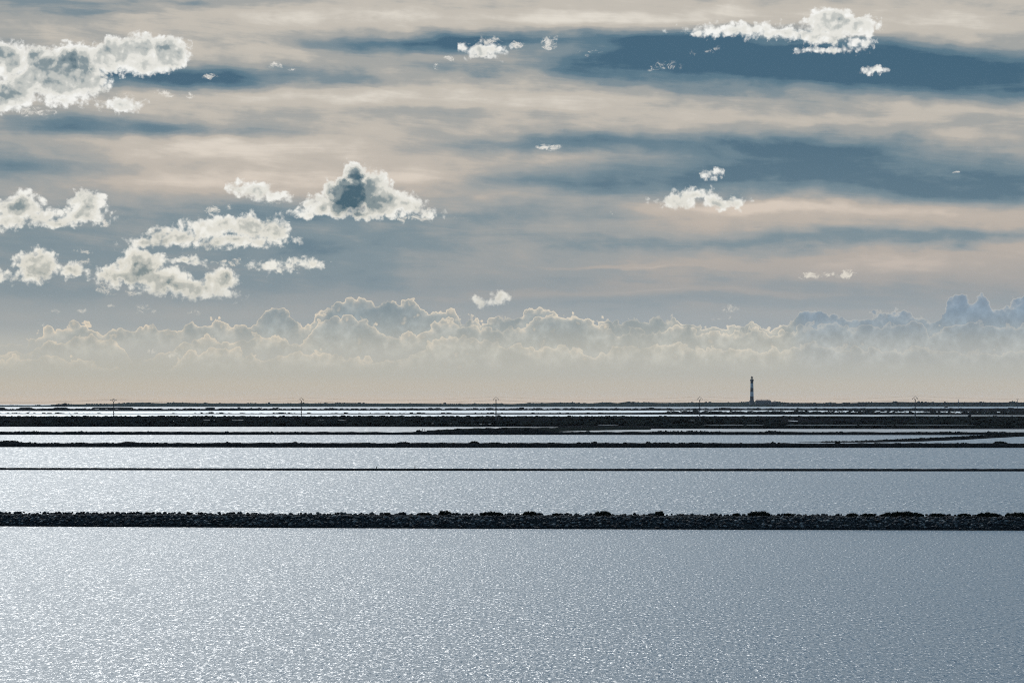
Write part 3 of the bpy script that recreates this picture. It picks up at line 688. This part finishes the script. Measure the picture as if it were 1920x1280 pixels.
for i in range(2600):     # crowns along the skyline, in clusters
    px = r5.uniform(-500, 2420); k = mn.noise(Vector((px * .045, 3, 7))) + .6 * mn.noise(Vector((px * .16, 9, 7)))
    if k < r5.uniform(-.35, .25) or 1404 < px < 1450: continue
    Y = Yd(762.2) + 58 + r5.uniform(-6, 6); zt = Zd(interp(RIDGE, px) - .2, Yd(762.2) + 60)
    it.append((Xd(px, Y), Y, zt - .8, r5.uniform(1.0, 2.8), r5.uniform(1.6, 3.4) * (.6 + 1.1 * max(k, 0))))
tag(clumps('far_wood', it, M_SCRUBFAR), 'continuous belt of dark scrub and low pines along the horizon', 'wood', kind='stuff')

# trees on the horizon that stand out
def tree(px, top, base, w, Y, lab, grp='single trees on the horizon', bare=False):
    z0 = max(Zd(base, Y), 0); h = Zd(top, Y) - z0; wm = w / F * Y
    root = tag(empty('tree', (Xd(px, Y), Y, z0)), lab, 'tree', grp)
    V = []; Fc = []; tube(V, Fc, [(0, 0, -.3), (.1, 0, h * .5), (0, .1, h * .85)], [.22, .16, .06], 6)
    for k in range(5):
        a = rnd.uniform(-1, 1); tube(V, Fc, [(0, 0, h * (.3 + .1 * k)), (a * wm * .3, rnd.uniform(-1, 1) * wm * .2, h * (.5 + .1 * k)), (a * wm * .45, 0, h * (.62 + .08 * k))], [.1, .06, .03], 5)
    mesh('trunk', V, Fc, M_TUFT, root)
    V = []; Fc = []
    for k in range(26 if not bare else 5):
        a = rnd.uniform(-1, 1); b = rnd.uniform(-1, 1)
        if a * a + b * b > 1: continue
        rr = h * rnd.uniform(.08, .18) * (1 if not bare else .4)
        rock(V, Fc, (a * wm * .45, b * wm * .3, h * (.55 + .35 * (1 - a * a) * rnd.uniform(.2, 1))), rr * 1.2, rr, rr, .35)
    for k in range(120 if not bare else 30):
        a = rnd.uniform(-1, 1); x = a * wm * .5; y = rnd.uniform(-1, 1) * wm * .3; z = h * (.5 + .5 * (1 - a * a) * rnd.random()); q = len(V); s_ = .25
        V += [(x, y, z), (x + rnd.uniform(-s_, s_) * 1.5, y + rnd.uniform(-s_, s_), z + s_), (x + rnd.uniform(-s_, s_), y, z + s_ * 2)]; Fc.append((q, q + 1, q + 2))
    mesh('crown', V, Fc, M_SCRUBFAR, root)
tree(108, 757.6, 765.8, 12, 3380, 'round dark tree in the clump at the far left, its left member')
tree(116, 756.6, 765.8, 12, 3400, 'tallest tree in the middle of the clump at the far left')
tree(122, 757.0, 765.8, 9, 3420, 'slim tree at the right edge of the clump at the far left')
tree(20, 756.8, 762, 5, 4600, 'bare spindly tree at the far left edge, the taller of two', bare=True)
tree(24, 758.4, 762, 4, 4600, 'bare spindly tree at the far left edge, the shorter of two', bare=True)
tree(1462, 752.4, 755.6, 3, 5260, 'small pointed tree just right of the lighthouse buildings')
tree(1467, 753.6, 756, 3, 5262, 'small round tree second to the right of the lighthouse buildings')
tree(383, 756, 759, 6, 5200, 'small tree standing above the wood between the two left poles')
tree(862, 755.8, 759, 7, 5200, 'small tree above the wood left of the middle pole')
tree(890, 755.2, 759, 5, 5200, 'pointed tree above the wood nearest the middle pole')

# ------------------------------------------------------------------ lighthouse
LY = 4800.0; lz = lambda py: Zd(py, LY); pxm = LY / F
M_WHITE = plain('lighthouse_white', (0.40, 0.42, 0.43), 0.7, var=.06)
M_BLACK = plain('lighthouse_black', (0.03, 0.035, 0.04), 0.6, var=.1)
M_ROOF = plain('lantern_roof', (0.03, 0.02, 0.02), 0.9, spec=0.0)
M_STUCCO = plain('stucco', (0.13, 0.125, 0.12), 0.9, var=.1, sc=.3)
M_TILE = plain('roof_tile', (0.10, 0.07, 0.06), 0.9, var=.2, sc=.4)
M_DARKGLASS = plain('window_glass', (0.02, 0.02, 0.025), 0.1, spec=.5)
gm = bpy.data.materials.new('lantern_glass'); gm.use_nodes = True; gg = G(gm.node_tree); gm.node_tree.nodes.clear()
tr = gg.node('ShaderNodeBsdfTransparent'); tr.inputs[0].default_value = (.9, .93, .93, 1); gl = gg.node('ShaderNodeBsdfGlossy'); gl.inputs['Roughness'].default_value = .05
mx = gg.node('ShaderNodeMixShader'); gg.link(0.12, mx.inputs[0]); gg.nt.links.new(tr.outputs[0], mx.inputs[1]); gg.nt.links.new(gl.outputs[0], mx.inputs[2])
gg.nt.links.new(mx.outputs[0], gg.node('ShaderNodeOutputMaterial').inputs[0])
lh = tag(empty('lighthouse', (Xd(1409.8, LY), LY, 0)), 'tall black and white banded lighthouse on the horizon', 'lighthouse')
def rad(py): return (2.65 + (py - 715) / 36.0 * 0.8) * pxm
def lpart(name, prof, mat, n=28, parent=None):
    V = []; Fc = []; lathe(V, Fc, prof, n); return mesh(name, V, Fc, mat, parent or lh, smooth=False)
bands = [(750.6, 742.5, M_BLACK), (742.5, 734.4, M_WHITE), (734.4, 727.0, M_BLACK), (727.0, 718.4, M_WHITE), (718.4, 715.2, M_BLACK)]
for a, b, m_ in bands:
    t = lpart('tower_band', [(rad(a), lz(a)), (rad(b), lz(b))], m_)
    t['label'] = 'black band of the tower' if m_ is M_BLACK else 'white band of the tower'
lpart('gallery', [(2.4 * pxm, lz(715.2)), (3.35 * pxm, lz(713.4)), (3.4 * pxm, lz(711.6)), (2.2 * pxm, lz(711.5))], M_BLACK)
V = []; Fc = []
for k in range(16):
    a = 6.2832 * k / 16; x, y = 3.1 * pxm * math.cos(a), 3.1 * pxm * math.sin(a); tube(V, Fc, [(x, y, lz(711.6)), (x, y, lz(710.6))], .05, 4)
for zz in (lz(710.6), lz(711.1)):
    tube(V, Fc, [(3.1 * pxm * math.cos(6.2832 * k / 16), 3.1 * pxm * math.sin(6.2832 * k / 16), zz) for k in range(17)], .05, 4)
mesh('railing', V, Fc, M_BLACK, lh)
lan = lpart('lantern', [(1.5 * pxm, lz(711.5)), (1.5 * pxm, lz(710.7))], M_WHITE)
lpart('lamp_glass', [(1.75 * pxm, lz(710.7)), (1.75 * pxm, lz(708.0))], gm, 12, lan)
lpart('lamp_lens', [(.3 * pxm, lz(710.7)), (.6 * pxm, lz(709.4)), (.3 * pxm, lz(708.3))], M_DARKGLASS, 10, lan)
V = []; Fc = []
for k in range(12):
    a = 6.2832 * k / 12; tube(V, Fc, [(1.78 * pxm * math.cos(a), 1.78 * pxm * math.sin(a), lz(710.8)), (1.78 * pxm * math.cos(a), 1.78 * pxm * math.sin(a), lz(707.8))], .09, 4)
mesh('mullions', V, Fc, M_BLACK, lan)
rf = lpart('roof', [(2.7 * pxm, lz(708.2)), (2.2 * pxm, lz(707.4)), (1.7 * pxm, lz(706.6)), (.9 * pxm, lz(705.9)), (.35 * pxm, lz(705.4))], M_ROOF)
lpart('finial', [(.3 * pxm, lz(705.5)), (.38 * pxm, lz(705.0)), (.12 * pxm, lz(704.6)), (.07 * pxm, lz(703.9))], M_ROOF, 8, rf)
V = []; Fc = []; box(V, Fc, -4.4, 3.6, -3.6, 3.6, lz(757.5), lz(750.8)); box(V, Fc, -4.7, 3.9, -3.9, 3.9, lz(750.8), lz(750.3)); mesh('plinth', V, Fc, M_STUCCO, lh)
for py in (747, 738.5, 731, 722.5):
    V = []; Fc = []; r_ = rad(py) ; box(V, Fc, -.35, .35, -r_ - .06, -r_ + .5, lz(py + .6), lz(py - .9)); f_ = mesh('window', V, Fc, M_STUCCO, lh)
    V = []; Fc = []; box(V, Fc, -.25, .25, -r_ - .09, -r_ - .05, lz(py + .5), lz(py - .8)); mesh('pane', V, Fc, M_DARKGLASS, f_)
V = []; Fc = []; box(V, Fc, -.6, .6, -3.7, -3.4, lz(755.6), lz(753.3)); mesh('door', V, Fc, M_BLACK, lh)

# keepers' house with hipped roof
hx0, hx1 = Xd(1416.2, LY), Xd(1445.5, LY); hc = (hx0 + hx1) / 2; hw = (hx1 - hx0) / 2
hs = tag(empty('keepers_house', (hc, LY, 0)), 'long low house with hipped roof right beside the lighthouse', 'house')
V = []; Fc = []; box(V, Fc, -hw + .5, hw - .5, -5, 5, lz(757.5), lz(751.2)); mesh('wall', V, Fc, M_STUCCO, hs)
e, t_ = lz(751.2), lz(749.5)
V = [(-hw, -5.5, e), (hw, -5.5, e), (hw, 5.5, e), (-hw, 5.5, e), (-hw + 2.6, -1.5, t_), (hw - 2.6, -1.5, t_), (hw - 2.6, 1.5, t_), (-hw + 2.6, 1.5, t_)]
rf = mesh('roof', V, [(0, 1, 5, 4), (1, 2, 6, 5), (2, 3, 7, 6), (3, 0, 4, 7), (4, 5, 6, 7), (3, 2, 1, 0)], M_TILE, hs)
for x in (-hw + 3, -3.5, hw - 6):
    V = []; Fc = []; box(V, Fc, x - .45, x + .45, -.5, .5, t_ - .3, t_ + .9); mesh('chimney', V, Fc, M_STUCCO, rf)
for i in range(9):
    x = -hw + 2.5 + i * (2 * hw - 5) / 8
    V = []; Fc = []; box(V, Fc, x - .55, x + .55, -5.04, -4.8, lz(753.4), lz(751.9)); f_ = mesh('window', V, Fc, M_WHITE, hs)
    V = []; Fc = []; box(V, Fc, x - .42, x + .42, -5.08, -5.03, lz(753.25), lz(752.05)); mesh('pane', V, Fc, M_DARKGLASS, f_)
V = []; Fc = []
sx0, sx1 = Xd(1446, LY), Xd(1455, LY); sc_ = (sx0 + sx1) / 2; sw = (sx1 - sx0) / 2
an = tag(empty('annex', (sc_, LY, 0)), 'small low outbuilding at the right end of the keepers house', 'outbuilding')
box(V, Fc, -sw + .3, sw - .3, -3.5, 3.5, lz(757.5), lz(753.9)); mesh('wall', V, Fc, M_STUCCO, an)
V = [(-sw, -3.9, lz(753.9)), (sw, -3.9, lz(753.9)), (sw, 3.9, lz(753.9)), (-sw, 3.9, lz(753.9)), (-sw, 0, lz(753.2)), (sw - 1, 0, lz(753.2))]
mesh('roof', V, [(0, 1, 5, 4), (2, 3, 4, 5), (3, 0, 4), (1, 2, 5), (3, 2, 1, 0)], M_TILE, an)

# distant small structures
def hut(px, base, top, w, Y, lab):
    z0, z1 = Zd(base, Y), Zd(top, Y); wm = w / F * Y / 2
    o = tag(empty('hut', (Xd(px, Y), Y, 0)), lab, 'hut'); V = []; Fc = []
    box(V, Fc, -wm, wm, -wm * .6, wm * .6, min(z0, 0), z0 + (z1 - z0) * .7); mesh('wall', V, Fc, M_STUCCO, o)
    V = [(-wm * 1.1, -wm * .7, z0 + (z1 - z0) * .7), (wm * 1.1, -wm * .7, z0 + (z1 - z0) * .7), (wm * 1.1, wm * .7, z0 + (z1 - z0) * .7), (-wm * 1.1, wm * .7, z0 + (z1 - z0) * .7), (-wm * 1.1, 0, z1), (wm * 1.1, 0, z1)]
    mesh('roof', V, [(0, 1, 5, 4), (2, 3, 4, 5), (3, 0, 4), (1, 2, 5)], M_TILE, o)
hut(448, 765.5, 762.8, 5, 3560, 'tiny hut by the far water between the two left poles')
hut(1774, 763.8, 761.2, 6, 4100, 'tiny hut on the far marsh between the two right poles')
hut(1785, 775.6, 773.2, 9, 1900, 'small dark shed on the marsh just right of the tall right pole')
hut(831, 774.9, 773.0, 8, 1950, 'small low shed on the thin marsh line left of the middle pole')

# ------------------------------------------------------------------ power line
M_CONC = plain('pole_concrete', (0.11, 0.105, 0.10), 0.9)
M_STEEL = plain('galvanised_steel', (0.12, 0.12, 0.12), 0.6, metal=.3)
M_WIRE = plain('wire', (0.04, 0.04, 0.04), 0.5)
M_INS = plain('insulator', (0.10, 0.12, 0.11), 0.3)
def pole(px, Y, top, lab, style, grp='concrete power poles'):
    zt = Zd(top, Y); zb = 0.3
    o = tag(empty('power_pole', (Xd(px, Y), Y, zb)), lab, 'power pole', grp); hgt = zt - zb
    V = []; Fc = []; n = 10
    zs = hgt - (1.25 if style == 'arch' else 1.05)
    for s_ in (-1, 1):     # two tapering flanges tied by rungs
        tube(V, Fc, [(s_ * .19, 0, -.6), (s_ * .11, 0, zs)], [.085, .06], 4)
    for k in range(n): 
        z = (k + .5) / n * zs; x = .19 - .08 * z / zs; box(V, Fc, -x, x, -.05, .05, z - .28, z + .28)
    mesh('shaft', V, Fc, M_CONC, o); att = []
    V = []; Fc = []
    if style == 'arch':
        tube(V, Fc, [(0, 0, zs - .2), (-.55, 0, zs + .75)], .06, 5); tube(V, Fc, [(0, 0, zs - .2), (.55, 0, zs + .75)], .06, 5)
        tube(V, Fc, [(-1.0, 0, zs + .45), (-.55, 0, zs + .75), (0, 0, hgt), (.55, 0, zs + .75), (1.0, 0, zs + .45)], .06, 5)
        pts = [(-.95, 0, zs + .45), (0, 0, hgt), (.95, 0, zs + .45)]; dz = -.4
    else:
        tube(V, Fc, [(0, 0, zs - .3), (-.75, 0, zs + .55), (-.35, 0, hgt - .08), (.35, 0, hgt - .08), (.75, 0, zs + .55), (0, 0, zs - .3)], .07, 5)
        tube(V, Fc, [(-1.45, 0, zs + .55), (1.45, 0, zs + .55)], .07, 5)
        pts = [(-1.4, 0, zs + .55), (0, 0, hgt - .1), (1.4, 0, zs + .55)]; dz = .28
    mesh('crossarm', V, Fc, M_STEEL, o)
    for i, (x, y, z) in enumerate(pts):
        V = []; Fc = []; dd = dz if i != 1 else (.15 if style == 'arch' else .28)
        lathe(V, Fc, [(.03, min(z, z + dd)), (.09, z + dd * .3 if dd > 0 else z + dd * .7), (.09, z + dd * .6 if dd > 0 else z + dd * .4), (.03, max(z, z + dd))], 6, x, y)
        mesh('insulator', V, Fc, M_INS, o); att.append(Vector((Xd(px, Y) + x, Y + y, zb + z + dd)))
    return att
atts = [pole(-140, 1125, 749.2, 'power pole left of the view', 'tee')]
atts.append(pole(213, 1100, 747.6, 'leftmost power pole, dark, with wide flat arm and triangular head', 'tee'))
atts.append(pole(565, 1060, 745.3, 'power pole with arched head, second from the left', 'arch'))
atts.append(pole(930, 1035, 744.0, 'power pole with arched head near the middle of the view', 'arch'))
atts.append(pole(1312, 1005, 743.6, 'power pole with arched head just left of the lighthouse', 'arch'))
atts.append(pole(1716, 975, 742.6, 'power pole with arched head, tallest one right of the lighthouse', 'arch'))
atts.append(pole(2130, 945, 742.0, 'power pole right of the view', 'arch'))
for w_, side in enumerate(('left', 'top', 'right')):
    V = []; Fc = []
    for a, b in zip(atts, atts[1:]):
        pts = []
        for k in range(13):
            t = k / 12; p = a[w_].lerp(b[w_], t); p.z -= 4 * 1.3 * t * (1 - t); pts.append(p)
        tube(V, Fc, pts, 0.012, 4)
    tag(mesh('overhead_wire', V, Fc, M_WIRE), 'thin overhead wire strung along the poles, on the %s insulators' % side, 'wire', 'wires of the power line')
Y = 3700.0; zt = Zd(747, Y)
o = tag(empty('power_pole', (Xd(1908, Y), Y, 0)), 'small distant pole with curved head at the far right edge', 'power pole', 'concrete power poles')
V = []; Fc = []; tube(V, Fc, [(0, 0, -.5), (0, 0, zt - 1)], [.35, .25], 6); mesh('shaft', V, Fc, M_CONC, o)
V = []; Fc = []; tube(V, Fc, [(-1.6, 0, zt - 1.2), (-1.1, 0, zt - .4), (0, 0, zt), (1.1, 0, zt - .4), (1.6, 0, zt - 1.2)], .14, 5); mesh('crossarm', V, Fc, M_STEEL, o)
Y = 4500.0; zt = Zd(748.2, Y)
o = tag(empty('radio_mast', (Xd(1797, Y), Y, 0)), 'small thin mast with a boxy head right of the tall right pole', 'mast')
V = []; Fc = []; tube(V, Fc, [(0, 0, -.5), (0, 0, zt)], [.4, .25], 6); mesh('shaft', V, Fc, M_CONC, o)
V = []; Fc = []; box(V, Fc, -.8, .8, -.6, .6, zt - 5.2, zt - 3.8); box(V, Fc, -.9, -.1, -.5, .5, zt - 1.8, zt); mesh('antenna_box', V, Fc, M_WHITE, o)

# ------------------------------------------------------------------ haze
if HAZE > 0:
    V = []; Fc = []; box(V, Fc, -9000, 9000, -500, 13500, -1.7, 58)
    hz = tag(mesh('haze', V, Fc, []), kind='stuff')
    hm = bpy.data.materials.new('haze'); hm.use_nodes = True; n = hm.node_tree; n.nodes.clear()
    pv = n.nodes.new('ShaderNodeVolumePrincipled'); pv.inputs['Density'].default_value = HAZE; pv.inputs['Color'].default_value = (.85, .9, 1, 1)
    n.links.new(pv.outputs[0], n.nodes.new('ShaderNodeOutputMaterial').inputs['Volume']); hz.data.materials.append(hm)
